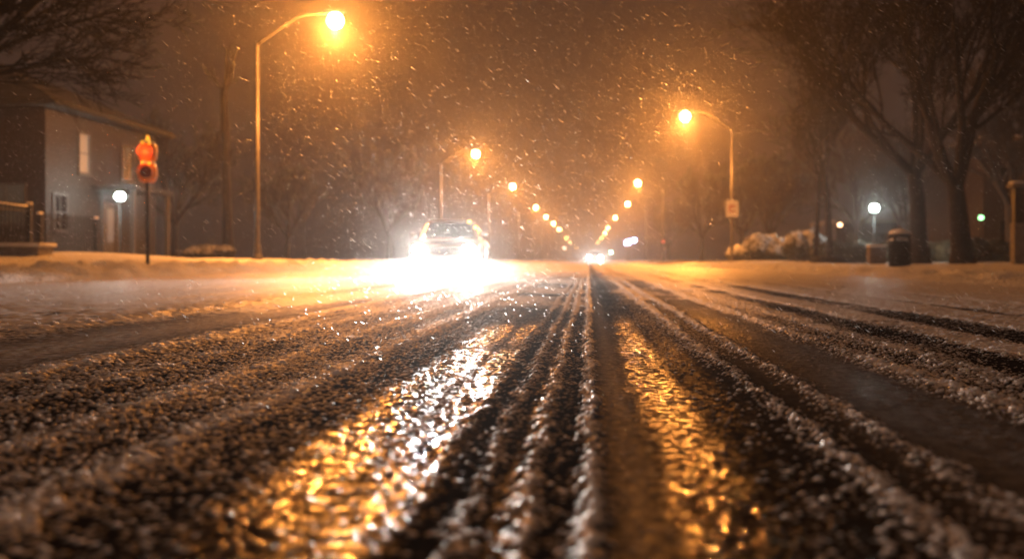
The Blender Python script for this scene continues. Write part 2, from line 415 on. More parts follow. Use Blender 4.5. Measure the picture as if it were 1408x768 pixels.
RIGHT = [(942, 159), (877, 251), (863, 280), (846, 299), (836, 313), (832, 320), (827, 327), (822, 333)]
ORD = ['nearest', 'second', 'third', 'fourth', 'fifth', 'sixth', 'seventh', 'eighth', 'ninth', 'tenth']
for i, (px, py) in enumerate(LEFT):
    yy = 7.68*F/(357-py)
    street_lamp(X(px, yy), yy, 1, 'tall sodium street lamp, arm out from the left verge, %s in the row' % (ORD[i]+' one' if i else 'nearest and brightest'), [1, .8, .6][i] if i < 3 else .42, far=i > 6)
for i, (px, py) in enumerate(RIGHT):
    yy = 7.68*F/(357-py)
    street_lamp(X(px, yy), yy, -1, 'sodium street lamp, %s' % ('right side nearest, on the pole carrying a small square sign' if i == 0 else 'on the right verge, %s in the row up the road' % ORD[i]), [1, .65][i] if i < 2 else .42, far=i > 5)

# unseen lamps added behind the viewpoint, in line, to front-light the slush
street_lamp(-8.1, -22, 1, 'added lamp, unseen behind the viewpoint on the left, lighting the foreground', .34, col=(1, .56, .34))
street_lamp(5.2, -34, -1, 'added lamp, unseen behind the viewpoint on the right, lighting the foreground', .34, col=(1, .56, .34))

# small sign on the nearest right lamp pole
yy = 7.68*F/198; xp = X(942, yy)+2.5
t = empty('street_sign', (xp, yy-.10, Z(298, yy)), 'small pale rectangular sign fixed to the right lamp pole', 'sign')
obj('sign_panel', boxes((-.33, .33, -.015, .015, 0, .84, .01)), M['sign_white'], t)
bm = boxes((-.17, .17, -.021, -.017, .24, .33), (-.10, .16, -.021, -.017, .50, .62), (-.19, -.10, -.021, -.017, .33, .62))
obj('symbol', bm, M['sign_red'], t)
obj('bracket', boxes((-.05, .05, .016, .05, .15, .25)), M['steel'], t); obj('bracket', boxes((-.05, .05, .016, .05, .6, .7)), M['steel'], t)

# ------------------------------------------------------------------ traffic beacon on a post, left
y = 20.4; x = X(203, y); gz = LZ(x, y)
t = empty('signal_beacon', (x, y, gz), 'two section orange and red warning signal on thin dark post, snow capped', 'warning signal')
hb = Z(252, y)-gz
bm = bmesh.new(); tube(bm, [(0, 0, -.15), (0, 0, hb+.05)], .038, 10); obj('post', bm, M['black_metal'], t, True)
for k, (lens, nm) in enumerate([('dark_lens', 'lower'), ('red_lens', 'upper')]):
    z0 = hb+.02+k*.41
    bm = bmesh.new()
    lathe(bm, [(.12, .0), (.165, .05), (.185, .15), (.185, .27), (.16, .36), (.10, .40)], 16)
    hd = obj('signal_head', bm, M['amber_housing'], t, True)
    hd.location = (0, 0, z0)
    for side, yaw in ((0, .22),):
        ln = M[lens] if side == 0 else M['red_lens']
        bm = bmesh.new(); lathe(bm, [(.125, 0), (.12, .02), (.07, .045), (.01, .055)], 16)
        le = obj('lens', bm, ln, hd, True); le.rotation_euler = (PI/2, 0, yaw); le.location = (math.sin(yaw)*.165, -math.cos(yaw)*.165, .2)
        bm = bmesh.new()
        ring = [[], []]
        for q in range(13):
            a = PI*(-.12+1.24*q/12)
            for j, (rr, dep) in enumerate(((.138, 0), (.145, .17))):
                ring[j].append(bm.verts.new((math.cos(a)*rr, math.sin(a)*rr, dep)))
        for q in range(12): bm.faces.new((ring[0][q], ring[0][q+1], ring[1][q+1], ring[1][q]))
        bmesh.ops.solidify(bm, geom=bm.faces[:], thickness=.012)
        vi = obj('visor', bm, M['amber_housing'], hd, True); vi.rotation_euler = (PI/2, 0, yaw); vi.location = le.location
    bm = bmesh.new(); blob(bm, (0, 0, .40), (.15, .15, .035), 2, .15, 5+k); obj('snow_cap', bm, M['amber_lens'] if False else M['snow'], hd, True)
    for q, (sx, sz) in enumerate(((-.05, .405), (.09, .385))):
        bm = bmesh.new(); lathe(bm, [(.028, 0), (.03, .02), (.02, .045), (.004, .055)], 10, (sx, -.13, sz-.03))
        obj('beacon_bulb', bm, M['amber_lens'], hd, True)
bm = bmesh.new(); lathe(bm, [(.05, 0), (.05, .03), (.03, .06), (.035, .09), (.012, .125)], 12, (0, 0, hb+.86)); obj('finial', bm, M['amber_lens'], t, True)  # finial is no lamp, given an amber glow of its own
point('signal_light', (.05, -.45, hb+.62), (1, .22, .03), 18, .08, t)

# ------------------------------------------------------------------ house on the left
def wall_window(parent, u0, u1, z0, z1, pane, fixed, axis, fr=.07, bars=1):
    """axis 'x': wall in the plane x=fixed facing +x (u runs along y); axis 'y': wall in y=fixed facing -y (u runs along x)"""
    def bx(a0, a1, b0, b1, d0, d1):
        return (fixed+d0, fixed+d1, a0, a1, b0, b1) if axis == 'x' else (a0, a1, fixed-d1, fixed-d0, b0, b1)
    f = obj('window', boxes(bx(u0-fr, u0, z0-fr, z1+fr, .003, .07), bx(u1, u1+fr, z0-fr, z1+fr, .003, .07), bx(u0, u1, z1, z1+fr, .003, .069), bx(u0, u1, z0-fr, z0, .003, .069)), M['trim'], parent)
    obj('pane', boxes(bx(u0, u1, z0, z1, .004, .02)), pane, f)
    bb = [bx(u0, u1, (z0+z1)/2-.02, (z0+z1)/2+.02, .021, .045)]
    if bars > 1: bb.append(bx((u0+u1)/2-.02, (u0+u1)/2+.02, z0, z1, .022, .044))
    obj('sash', boxes(*bb), M['trim'], f)
    obj('sill', boxes(bx(u0-.12, u1+.12, z0-fr-.05, z0-fr-.002, .003, .13)), M['trim'], f)
    return f
hx, hy0, hy1, hl, eave = -18.7, 34.3, 43.0, -30.5, 5.6
house = empty('house', (hx, hy0, 0), 'dark two storey house behind iron fence, one tall upper window lit', 'house')
hi = Matrix.Translation((-hx, -hy0, 0))
def hpart(name, bm, m, parent=house):
    return obj(name, bm, m, parent)
def shift(b): return (b[0]-hx, b[1]-hx, b[2]-hy0, b[3]-hy0, b[4], b[5])
hpart('wall', boxes(shift((hl, hx, hy0, hy1, 0, eave))), M['siding'])
hpart('plinth', boxes(shift((hl-.04, hx+.04, hy0-.04, hy1+.04, 0, .7))), M['siding'])
# siding boards as shallow courses on the street face
bm = bmesh.new()
for k in range(24):
    z = .75+k*.2
    box(bm, .003, .022, .0, hy1-hy0, z, z+.17)
hpart('street_siding', bm, M['siding'])
bm = bmesh.new()   # hipped roof with thick snow, overhanging
ov = .55
a = [bm.verts.new(v) for v in ((hl-hx-ov, -ov, eave+.002), (ov, -ov, eave+.002), (ov, hy1-hy0+ov, eave+.002), (hl-hx-ov, hy1-hy0+ov, eave+.002))]
b = [bm.verts.new(v) for v in ((hl-hx+4.5, (hy1-hy0)/2, eave+2.3), (-4.5, (hy1-hy0)/2, eave+2.3))]
a2 = [bm.verts.new(v.co+Vector((0, 0, .22))) for v in a]; b2 = [bm.verts.new(v.co+Vector((0, 0, .22))) for v in b]
for f in ((a[3], a[2], a[1], a[0]), (a2[0], a2[1], b2[1], b2[0]), (a2[2], a2[3], b2[0], b2[1]), (a2[1], a2[2], b2[1]), (a2[3], a2[0], b2[0])): bm.faces.new(f)
for k in range(4): bm.faces.new((a[k], a[(k+1) % 4], a2[(k+1) % 4], a2[k]))
for v in b: bm.verts.remove(v)
roof = hpart('roof', bm, M['roofing'])
hpart('chimney', boxes((-6.4, -5.7, 3, 3.7, eave+1.2, eave+3.2)), M['brick'], roof)
hpart('gutter', boxes((ov+.002, ov+.12, -ov, hy1-hy0+ov, eave+.03, eave+.16)), M['black_metal'], roof)
w = wall_window(house, 2.2, 2.95, 3.55, 4.95, M['warm_pane'], .024, 'x')
w = wall_window(house, 5.6, 6.5, 3.55, 4.9, M['dark_glass'], .024, 'x', bars=2)
w = wall_window(house, .5, 1.3, 1.4, 2.6, M['dark_glass'], .024, 'x', bars=2)
w = wall_window(house, -2.0, -.7, 1.55, 2.9, M['dim_pane'], 0, 'y', bars=2)
w = wall_window(house, -4.6, -3.4, 3.55, 4.9, M['dark_glass'], 0, 'y', bars=2)
w = wall_window(house, -7.6, -6.4, 1.5, 2.9, M['dark_glass'], 0, 'y', bars=2)
d = hpart('door', boxes((.024, .07, 4.1, 5.0, .45, 2.55)), M['trim'])
hpart('pane', boxes((.072, .078, 4.3, 4.8, 1.0, 2.3)), M['door_pane'], d)
hpart('handle', boxes((.072, .12, 4.14, 4.2, 1.35, 1.5)), M['chrome'], d)
hpart('door_frame', boxes((.024, .11, 3.9, 4.095, .45, 2.7), (.024, .11, 5.005, 5.2, .45, 2.7), (.024, .11, 3.9, 5.2, 2.702, 2.85)), M['trim'], d)
hpart('porch_roof', boxes((.024, 1.7, 3.1, 6.6, 2.95, 3.12)), M['roofing'])
hpart('porch_post', boxes((1.45, 1.6, 3.25, 3.4, .2, 2.948)), M['trim'])
hpart('porch_post', boxes((1.45, 1.6, 6.3, 6.45, .2, 2.948)), M['trim'])
hpart('step', boxes((.045, 1.6, 3.6, 5.5, .1, .44)), M['concrete'])

# globe lamp on a post by the house door
def post_lamp(name, px, py, y, label, r, mt, col, power, gzf, cat='lamp post', gl=True):
    x = X(px, y); gz = gzf(x, y); zt = Z(py, y)-gz
    t = empty(name, (x, y, gz), label, cat)
    bm = bmesh.new(); tube(bm, [(0, 0, -.1), (0, 0, .25), (0, 0, .3), (0, 0, zt-r*.8)], [.075, .07, .04, .032], 10); obj('post', bm, M['black_metal'], t, True)
    bm = bmesh.new(); lathe(bm, [(r*.3, zt-r*1.25), (r*.6, zt-r*1.1), (r*.65, zt-r*.86)], 12); obj('collar', bm, M['black_metal'], t)
    bm = bmesh.new(); bmesh.ops.create_uvsphere(bm, u_segments=18, v_segments=12, radius=r, matrix=Matrix.Translation((0, 0, zt))); obj('globe', bm, mt, t, True)
    bm = bmesh.new(); lathe(bm, [(r*.62, zt+r*.80), (r*.45, zt+r*.98), (r*.12, zt+r*1.25)], 12); obj('cap', bm, M['black_metal'], t)
    if power: point('lamp_light', (0, -r*1.15, zt), col, power, r*.3, t)
    return t
post_lamp('globe_lamp', 165, 270, 36.4, 'white glowing globe lamp on a post beside the house door', .17, M['white_bulb'], (.85, 1, .95), 300, LZ)
post_lamp('globe_lamp', 1202, 286, 46, 'bright white globe lamp on a post behind the litter bin', .2, M['white_bulb'], (.85, 1, .95), 600, RZ)
post_lamp('globe_lamp', 1155, 309, 70, 'small warm lamp on a post just right of the thin twin trees', .16, M['warm_bulb'], (1, .7, .4), 0, RZ)
post_lamp('globe_lamp', 1283, 305, 72, 'tiny pale lamp glowing between the two big tree trunks', .10, M['warm_bulb'], (1, .9, .7), 0, RZ)
post_lamp('globe_lamp', 1349, 299, 58, 'small green lamp glowing in front of the dark building', .14, M['green_small'], (.4, 1, .5), 0, RZ)
post_lamp('globe_lamp', 863, 333, 150, 'blue lamp beyond the right row, lower and larger of the pair', .42, M['blue_bulb'], (.5, .6, 1), 400, RZ)
post_lamp('globe_lamp', 872, 330, 172, 'blue lamp beyond the right row, smaller one up and right', .38, M['blue_bulb'], (.6, .7, 1), 300, RZ)
post_lamp('globe_lamp', 776, 341, 200, 'faint pale lamp low under the far left lamp row', .25, M['pale_bulb'], (1, .8, .6), 0, LZ)
post_lamp('mast_light', 418, 244, 110, 'small pale light high on a mast right of the near lamp pole', .24, M['pale_bulb'], (1, .8, .6), 0, LZ, 'mast light')
# red light on a short post, far right
post_lamp('globe_lamp', 912, 332, 92, 'dim red lamp on a short post beside the right verge', .14, glow('red_bulb', (1, .2, .08), .9), (1, .2, .1), 0, RZ)

# far traffic signal with its green lens lit
y = 280; x = X(840, y); zz = Z(347, y)
t = empty('traffic_signal', (x, y, .1), 'distant traffic signal showing green right of the far car', 'traffic signal')
bm = bmesh.new(); tube(bm, [(0, 0, -.1), (0, 0, zz-.5)], .08, 8); obj('post', bm, M['black_metal'], t)
obj('housing', boxes((-.3, .3, 0, .35, zz-.6, zz+1.3, .03)), M['black_metal'], t)
for k, m_ in enumerate(('green_bulb', 'dark_lens', 'dark_lens')):
    bm = bmesh.new(); bmesh.ops.create_uvsphere(bm, u_segments=14, v_segments=10, radius=.34 if k == 0 else .2)
    for v in bm.verts: v.co.y *= .4
    le = obj('lens', bm, M[m_], t, True); le.location = (0, -.05, zz-.1+k*.55)

# ------------------------------------------------------------------ fence and wall, left
def fence(xa, ya, xb, yb, zt, label, post_h=.25, rail_snow=True):
    t = empty('iron_fence', (xa, ya, 0), label, 'fence')
    A = Vector((0, 0, 0)); B = Vector((xb-xa, yb-ya, 0)); n = int(B.length/.17)
    bm = bmesh.new()
    for k in range(n+1):
        p = A+B*(k/n); g = LZ(xa+p.x, ya+p.y)-.05
        tube(bm, [(p.x, p.y, g), (p.x, p.y, zt+.02), (p.x, p.y, zt+.1)], [.02, .02, .004], 5)
    obj('picket', bm, M['black_metal'], t)['kind'] = 'stuff'
    for zr in (.5, zt-.12):
        bm = bmesh.new(); tube(bm, [(A.x, A.y, zr), (B.x, B.y, zr)], .022, 6); rl = obj('rail', bm, M['black_metal'], t)
        if rail_snow and zr > 1:
            bm = bmesh.new(); tube(bm, [(A+B*(k/8)+Vector((0, 0, zr+.135+.015*math.sin(k*2.3)))) for k in range(9)], [.018+.006*math.sin(k*1.7) for k in range(9)], 6)
            obj('snow_cap', bm, M['snow'], rl, True)
    for p in (A, B):
        bm = bmesh.new(); box(bm, p.x-.06, p.x+.06, p.y-.06, p.y+.06, -.1, zt+post_h, .01); po = obj('post', bm, M['black_metal'], t)
        bm = bmesh.new(); blob(bm, (p.x, p.y, zt+post_h+.02), (.09, .09, .05), 2, .1, 3); obj('snow_cap', bm, M['snow'], po, True)
    return t
fence(-15.9, 28.9, -15.9, 32.2, 1.62, 'black iron picket fence panel nearer the house, in front of its door', .03, False)
fence(-14.25, 20.4, -14.25, 25.4, 1.68, 'black iron fence panel with snow on its rail, behind concrete block', .05)
y = 21.5
t = empty('planter_wall', (-12.0, y, 0), 'low concrete block wall with thick snow on top, under the fence', 'low wall')
obj('wall', boxes((-3.2, .3, -.3, .3, -.1, .60, .015)), M['concrete'], t)
bm = bmesh.new(); box(bm, -3.25, .36, -.36, .36, .602, .68, .03); obj('snow_cap', bm, M['snow'], t, True)

# ------------------------------------------------------------------ trees
def tree_mesh(seed, height, r0, splits, lean=(0, 0), spread=1., depth=6, trunk_frac=.32, minr=.008, up=.12, twig=1.0):
    rr = random.Random(seed)
    trunk, crown = [], []
    def seg_path(p, d, ln, r, r1, n, wob, upw):
        pts, rad = [p.copy()], [r]
        for k in range(n):
            d = (d+Vector((rr.uniform(-wob, wob), rr.uniform(-wob, wob), rr.uniform(-wob, wob)*.6+upw))).normalized()
            p = p+d*ln/n; pts.append(p.copy()); rad.append(r+(r1-r)*(k+1)/n)
        return pts, rad, d
    def branch(p, d, ln, r, lev):
        n = 6 if lev < 2 else (5 if lev < 4 else 3)
        pts, rad, dd = seg_path(p, d, ln, r, max(minr*.6, r*(.45 if lev < depth else .3)), n, .16 if lev < 3 else .22, up*(.6 if lev > 1 else .35))
        crown.append((pts, rad))
        if lev >= depth: return
        nk = {1: 5, 2: 5, 3: 5, 4: 4}.get(lev, 3)
        nk = max(2, int(nk*twig+.5))
        for k in range(nk):
            f = .28+.72*(k+rr.random())/nk
            i = min(n-1, int(f*n)); q = pts[i].lerp(pts[i+1], f*n-i)
            dirn = (pts[i+1]-pts[i]).normalized()
            perp = dirn.cross(Vector((rr.uniform(-1, 1), rr.uniform(-1, 1), rr.uniform(-1, 1)))).normalized()
            ang = rr.uniform(.35, .85)*spread
            nd = (dirn*math.cos(ang)+perp*math.sin(ang)).normalized()
            rc = max(minr, rad[i]*rr.uniform(.45, .65))
            branch(q, nd, ln*rr.uniform(.45, .72), rc, lev+1)
    tp, tr, td = seg_path(Vector((0, 0, -.15)), Vector((lean[0], lean[1], 1)).normalized(), height*trunk_frac, r0*1.15, r0*.85, 7, .05, .03)
    tr[0] *= 1.5; tr[1] *= 1.12
    trunk.append((tp, tr))
    for (az, el, ln, rf) in splits:
        dv = Vector((math.cos(az)*math.cos(el), math.sin(az)*math.cos(el), math.sin(el)))
        branch(tp[-1]-td*.05, dv, height*ln, r0*rf, 1)
    def build(brs):
        V, Fc, off = [], [], 0
        for pts, rad in brs:
            n = 10 if rad[0] > .12 else (6 if rad[0] > .03 else 3)
            t0 = (pts[1]-pts[0]).normalized()
            u = t0.cross(Vector((.3, .5, .81))).normalized()
            for i, p in enumerate(pts):
                t = (pts[min(i+1, len(pts)-1)]-pts[max(i-1, 0)]).normalized()
                u = (u-t*u.dot(t)).normalized(); v = t.cross(u)
                for k in range(n):
                    a = 2*PI*k/n; V.append(tuple(p+(u*math.cos(a)+v*math.sin(a))*rad[i]))
            for i in range(len(pts)-1):
                for k in range(n):
                    Fc.append((off+i*n+k, off+i*n+(k+1) % n, off+(i+1)*n+(k+1) % n, off+(i+1)*n+k))
            off += n*len(pts)
        me = bpy.data.meshes.new('tree'); me.from_pydata(V, [], Fc); me.update()
        return me
    return build(trunk), build(crown)
def tree(name, loc, meshes, label, group=None, m='bark', rz=0, sc=1.):
    t = empty(name, loc, label, 'tree', group, rz); t.scale = (sc, sc, sc)
    for nm, me in zip(('trunk', 'crown'), meshes):
        if not me.materials: me.materials.append(M[m])
        me.polygons.foreach_set('use_smooth', [True]*len(me.polygons))
        o = bpy.data.objects.new(nm, me); C.objects.link(o); o.parent = t
    return t
# right: big pair by the litter bin
yA = 30; xA = X(1265, yA)
tree('bare_tree', (xA, yA, RZ(xA, yA)), tree_mesh(11, 11, .24, [(2.9, .95, .42, .62), (.1, 1.05, .42, .55), (1.6, 1.45, .42, .66), (3.3, .62, .36, .42), (4.6, 1.1, .34, .45)], (-.02, 0), .85, 6, .26),
     'large bare tree with straight trunk just right of the litter bin')
yB = 26; xB = X(1324, yB)
tree('bare_tree', (xB, yB, RZ(xB, yB)), tree_mesh(23, 12.5, .25, [(3.0, 1.1, .44, .72), (.3, 1.25, .44, .68), (2.6, .8, .40, .46), (4.4, 1.1, .36, .5), (1.4, 1.0, .34, .45), (3.6, .7, .30, .36)], (-.08, 0), .85, 6, .17),
     'large bare forked tree, the rightmost trunk in view')
yC = 17; xC = X(1500, yC)
tree('bare_tree', (xC, yC, RZ(xC, yC)), tree_mesh(37, 12, .25, [(2.9, .95, .38, .6), (3.5, .7, .36, .5), (1.2, 1.2, .4, .6), (2.4, 1.15, .36, .5)], (0, 0), .9, 6, .28),
     'bare tree leaning in over the top right corner, trunk outside the view')
yD = 40
tw = [(1.0, 1.2, .34, .6), (3.4, 1.15, .34, .6), (5.0, 1.2, .3, .5), (2.4, .9, .26, .4)]
tree('bare_tree', (X(1122, yD), yD, RZ(X(1122, yD), yD)), tree_mesh(41, 7.2, .10, tw, (.0, 0), .8, 5, .5), 'thin bare tree beside snowy bushes, left of two slender trunks')
tree('bare_tree', (X(1137, yD), yD-.6, RZ(X(1137, yD), yD)), tree_mesh(43, 7.4, .12, tw, (.01, 0), .8, 5, .5), 'thin bare tree beside snowy bushes, right of two slender trunks')
bm = bmesh.new(); blob(bm, (0, 0, .05), (.85, .5, .28), 3, .12, 8)
o = obj('leaf_mound', bm, M['bark'], None, True); o.location = (X(1142, yD-1), yD-1, RZ(X(1142, yD), yD)); tag(o, 'dark low mound at the foot of the thin twin trees', 'mound')
# left: branches reaching in from the top left corner
yE = 15; xE = X(-190, yE)
tree('bare_tree', (xE, yE, LZ(xE, yE)), tree_mesh(59, 9.5, .22, [(.15, .75, .42, .55), (.0, .45, .38, .45), (.5, 1.0, .42, .55), (2.5, 1.0, .4, .5), (-.5, .85, .40, .5), (-.2, .2, .30, .34)], (.02, 0), .8, 6, .26, up=.05),
     'bare tree reaching in at the top left corner above the house')
# slim tall tree behind the near left lamp pole
yS = 62; xS = X(313, yS)
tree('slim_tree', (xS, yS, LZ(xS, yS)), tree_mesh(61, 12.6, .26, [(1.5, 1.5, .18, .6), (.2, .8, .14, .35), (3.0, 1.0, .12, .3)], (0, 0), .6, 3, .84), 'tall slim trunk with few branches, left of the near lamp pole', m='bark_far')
# hazy rows of trees further up the street
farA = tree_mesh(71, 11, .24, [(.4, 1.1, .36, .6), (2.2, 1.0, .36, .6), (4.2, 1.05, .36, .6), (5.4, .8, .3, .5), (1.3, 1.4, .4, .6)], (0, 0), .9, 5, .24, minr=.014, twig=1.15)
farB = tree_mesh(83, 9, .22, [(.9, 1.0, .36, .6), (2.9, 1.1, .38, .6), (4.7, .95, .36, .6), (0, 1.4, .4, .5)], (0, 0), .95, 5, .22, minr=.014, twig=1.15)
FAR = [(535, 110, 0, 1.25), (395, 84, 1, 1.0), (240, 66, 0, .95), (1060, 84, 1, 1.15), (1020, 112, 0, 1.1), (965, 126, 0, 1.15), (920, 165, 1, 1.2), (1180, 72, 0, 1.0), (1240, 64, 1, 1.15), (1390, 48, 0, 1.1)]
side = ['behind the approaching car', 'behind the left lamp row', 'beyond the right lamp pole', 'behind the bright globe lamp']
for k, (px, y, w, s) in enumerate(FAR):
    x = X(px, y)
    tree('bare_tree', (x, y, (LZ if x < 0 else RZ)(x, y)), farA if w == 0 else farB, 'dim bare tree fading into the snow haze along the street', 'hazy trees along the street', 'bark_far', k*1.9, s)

# ------------------------------------------------------------------ shrubs
def shrub_mesh(seed, n=6500):
    rr = random.Random(seed); V, Fc, mi = [], [], []
    lobes = [(Vector((rr.uniform(-.6, .6), rr.uniform(-.4, .4), rr.uniform(.35, .62))), rr.uniform(.24, .42)) for _ in range(12)]
    for k in range(n):
        c, r = lobes[k % 12]
        d = Vector((rr.gauss(0, 1), rr.gauss(0, 1), rr.gauss(0, 1))).normalized(); rad = r*rr.uniform(.8, 1.2 if d.z > .2 else 1.35)
        p = c+d*rad
        if p.z < .02: p.z = rr.uniform(.02, .3)
        s = rr.uniform(.03, .06); u = d.cross(Vector((rr.random(), rr.random(), rr.random()))).normalized(); v = d.cross(u)
        u = (u+d*rr.uniform(-.6, .6)).normalized()
        snow = d.z > .1 and rr.random() < .5
        if snow: s *= 1.3
        b = len(V)
        for a in ((-1, -.5), (1, -.5), (.6, .7), (-.6, .7)): V.append(tuple(p+u*a[0]*s+v*a[1]*s))
        Fc.append((b, b+1, b+2, b+3)); mi.append(1 if snow else 0)
    me0 = bpy.data.meshes.new('shrub_foliage'); me0.from_pydata(V, [], Fc); me0.materials.append(M['foliage']); me0.materials.append(M['snow']); me0.polygons.foreach_set('material_index', mi)
    bm = bmesh.new()
    for k, (c, r) in enumerate(lobes):
        rr2 = random.Random(seed*31+k); n0 = len(bm.verts)
        bmesh.ops.create_icosphere(bm, subdivisions=4, radius=1)
        bm.verts.ensure_lookup_table()
        for v in bm.verts[n0:]:
            q = v.co.copy()
            j = float(fbm(np.array([q.x*3.2+k*7]), np.array([q.y*3.2+q.z*2]), seed, 3)[0])
            f = r*(.42+.85*j)
            v.co = Vector((c.x+q.x*f, c.y+q.y*f, c.z+q.z*f*(.95 if q.z > 0 else .25)+.03+.05*q.z))
    me1 = bpy.data.meshes.new('shrub_snow'); bm.to_mesh(me1); bm.free()
    me1.polygons.foreach_set('use_smooth', [True]*len(me1.polygons))
    me1.materials.append(M['snow'])
    return me0, me1
SH_DARK = []
SH = [shrub_mesh(5), shrub_mesh(6), shrub_mesh(7)]
for me_, _ in SH:
    d_ = me_.copy(); d_.polygons.foreach_set('material_index', [0]*len(d_.polygons)); SH_DARK.append(d_)
def shrub(loc, s, k, label, group=None, rz=0, snow=True):
    t = empty('snowy_shrub' if snow else 'bare_shrub', loc, label, 'shrub', group, rz); t.scale = s
    for nm, me in zip(('foliage', 'snow_cap'), SH[k] if snow else (SH_DARK[k],)):
        o = bpy.data.objects.new(nm, me); C.objects.link(o); o.parent = t
    return t
y = 46
shrub((X(1062, y), y+1, .2), (1.3, 1.1, 1.3), 0, 'dull rounded snowy bush, left of the two by the lamp pole')
shrub((X(1104, y), y-1, .2), (1.1, 1.0, 1.5), 1, 'brightly lit snowy bush beside the thin twin trees')
shrub((X(1025, 52), 54, .2), (.9, .8, .95), 2, 'small dim bush at the foot of the right lamp pole')
shrub((X(290, 50), 50, LZ(X(290, 50), 50)), (1.5, 1.1, .8), 2, 'low wide snow covered bush left of the near lamp pole')
for k, px in enumerate((1160, 1188, 1222, 1250, 1292, 1340, 1365, 1392)):
    y = 42+(k*7 % 5)*1.6
    shrub((X(px, y), y, RZ(X(px, y), y)-.1), (1.5, 1.0, 1.0+.12*(k % 3)), k % 3, 'dark leafy shrub in the hedge row behind bin and trees', 'shrubs of the dark hedge behind the bin', k*1.3, False)

# ------------------------------------------------------------------ right-hand street furniture
y = 27; x = X(1237, y); gz = RZ(x, y)
t = empty('litter_bin', (x, y, gz-.02), 'black round litter bin with snow on its domed lid, by tree', 'litter bin')
bm = bmesh.new(); lathe(bm, [(.25, 0), (.27, .03), (.285, .62), (.29, .64)], 24); obj('body', bm, M['plastic_black'], t, True)
bm = bmesh.new()
for k in range(18):
    a = 2*PI*k/18; tube(bm, [(math.cos(a)*.275, math.sin(a)*.275, .03), (math.cos(a)*.297, math.sin(a)*.297, .62)], .012, 5)
obj('slat', bm, M['plastic_black'], t)
bm = bmesh.new(); lathe(bm, [(.30, .641), (.315, .66), (.315, .70), (.30, .72)], 24); obj('rim', bm, M['plastic_black'], t, True)
bm = bmesh.new()
for k in range(4):
    a = PI/4+PI/2*k; box(bm, math.cos(a)*.27-.03, math.cos(a)*.27+.03, math.sin(a)*.27-.03, math.sin(a)*.27+.03, .721, .83)
lid = obj('lid', lathe(bm, [(.30, .832), (.31, .85), (.29, .9), (.2, .95), (.05, .975)], 24), M['plastic_black'], t)
bm = bmesh.new(); lathe(bm, [(.285, .905), (.29, .935), (.2, 1.0), (.08, 1.03), (.01, 1.035)], 20); obj('snow_cap', bm, M['snow'], lid, True)
bm = bmesh.new(); lathe(bm, [(.26, .722), (.255, .75), (.15, .775), (.02, .785)], 20); obj('snow_heap', bm, M['snow'], t, True)

y = 24.5; x = X(1399, y); gz = RZ(x, y)
t = empty('gate_post', (x, y, gz), 'slender stepped stone post with snowy cap at the right edge', 'gate post')
hgt = Z(250, y)-gz
obj('lower_shaft', boxes((-.13, .13, -.13, .13, -.1, hgt*.50, .012)), M['concrete'], t)
obj('upper_shaft', boxes((-.105, .105, -.105, .105, hgt*.5+.002, hgt-.14, .01)), M['trim'], t)
bm = bmesh.new(); box(bm, -.2, .2, -.2, .2, hgt-.138, hgt-.05, .015); cp = obj('cap', bm, M['concrete'], t)
bm = bmesh.new(); blob(bm, (-.02, 0, hgt-.03), (.2, .2, .06), 2, .15, 4); obj('snow_cap', bm, M['snow'], cp, True)

y = 34; x = X(1205, y)
t = empty('utility_box', (x, y, RZ(x, y)), 'tan utility cabinet standing behind the litter bin', 'utility box')
obj('cabinet', boxes((-.28, .28, -.2, .2, 0, .6, .02)), M['wood'], t)
obj('door', boxes((-.24, .24, -.212, -.203, .06, .55, .003)), M['wood'], t)
bm = bmesh.new(); box(bm, -.3, .3, -.22, .22, .602, .66, .025); obj('snow_cap', bm, M['snow'], t, True)

y = 25; x = X(1350, y)
bm = bmesh.new(); tube(bm, [(-.25, 0, -.02), (0, .05, .16), (.2, 0, .3), (.38, .04, .38)], [.035, .03, .022, .008], 7)
tube(bm, [(0, .05, .16), (.06, -.1, .30), (.08, -.2, .36)], [.018, .012, .005], 6); tube(bm, [(-.1, 0, .08), (.2, .2, .1), (.45, .25, .16)], [.02, .014, .005], 6)
o = obj('fallen_branch', bm, M['bark'], None, True); o.location = (x, y, RZ(x, y)); tag(o, 'fallen dark branch on the snow right of the forked tree', 'branch')

# dark buildings behind the right-hand trees
def block(name, x0, x1, y0, y1, h, label, wins):
    t = empty(name, (x0, y0, 0), label, 'building')
    w_, d_ = x1-x0, y1-y0
    obj('wall', boxes((0, w_, 0, d_, 0, h)), M['brick'], t)
    obj('cornice', boxes((-.12, w_+.12, -.12, d_+.12, h+.002, h+.3)), M['concrete'], t)
    if h > 5: bm = bmesh.new(); box(bm, -.08, w_+.08, -.08, d_+.08, h+.302, h+.42, .04); obj('snow_cap', bm, M['snow'], t)
    for (u, z, pm) in wins: wall_window(t, u, u+1.1, z, z+1.5, M[pm], 0, 'y', bars=2)
    dd = obj('door', boxes((w_*.5, w_*.5+1, -.06, -.003, 0.1, 2.2)), M['wood'], t)
    obj('handle', boxes((w_*.5+.08, w_*.5+.13, -.11, -.062, 1.05, 1.2)), M['chrome'], dd)
    return t
block('brick_building', X(1352, 60), X(1352, 60)+16, 60, 72, 7.4, 'dark brick building behind the trees at the right edge', [(1, 1.2, 'dark_glass'), (4, 1.2, 'dark_glass'), (1, 4.4, 'dark_glass'), (4, 4.4, 'dark_glass'), (11, 4.4, 'dark_glass')])
block('low_building', X(1150, 88), X(1150, 88)+13, 88, 98, 3.6, 'low dark building hidden behind hedge and globe lamp', [(1, 1.2, 'dim_pane'), (3.2, 1.2, 'dark_glass'), (9, 1.2, 'dark_glass')])

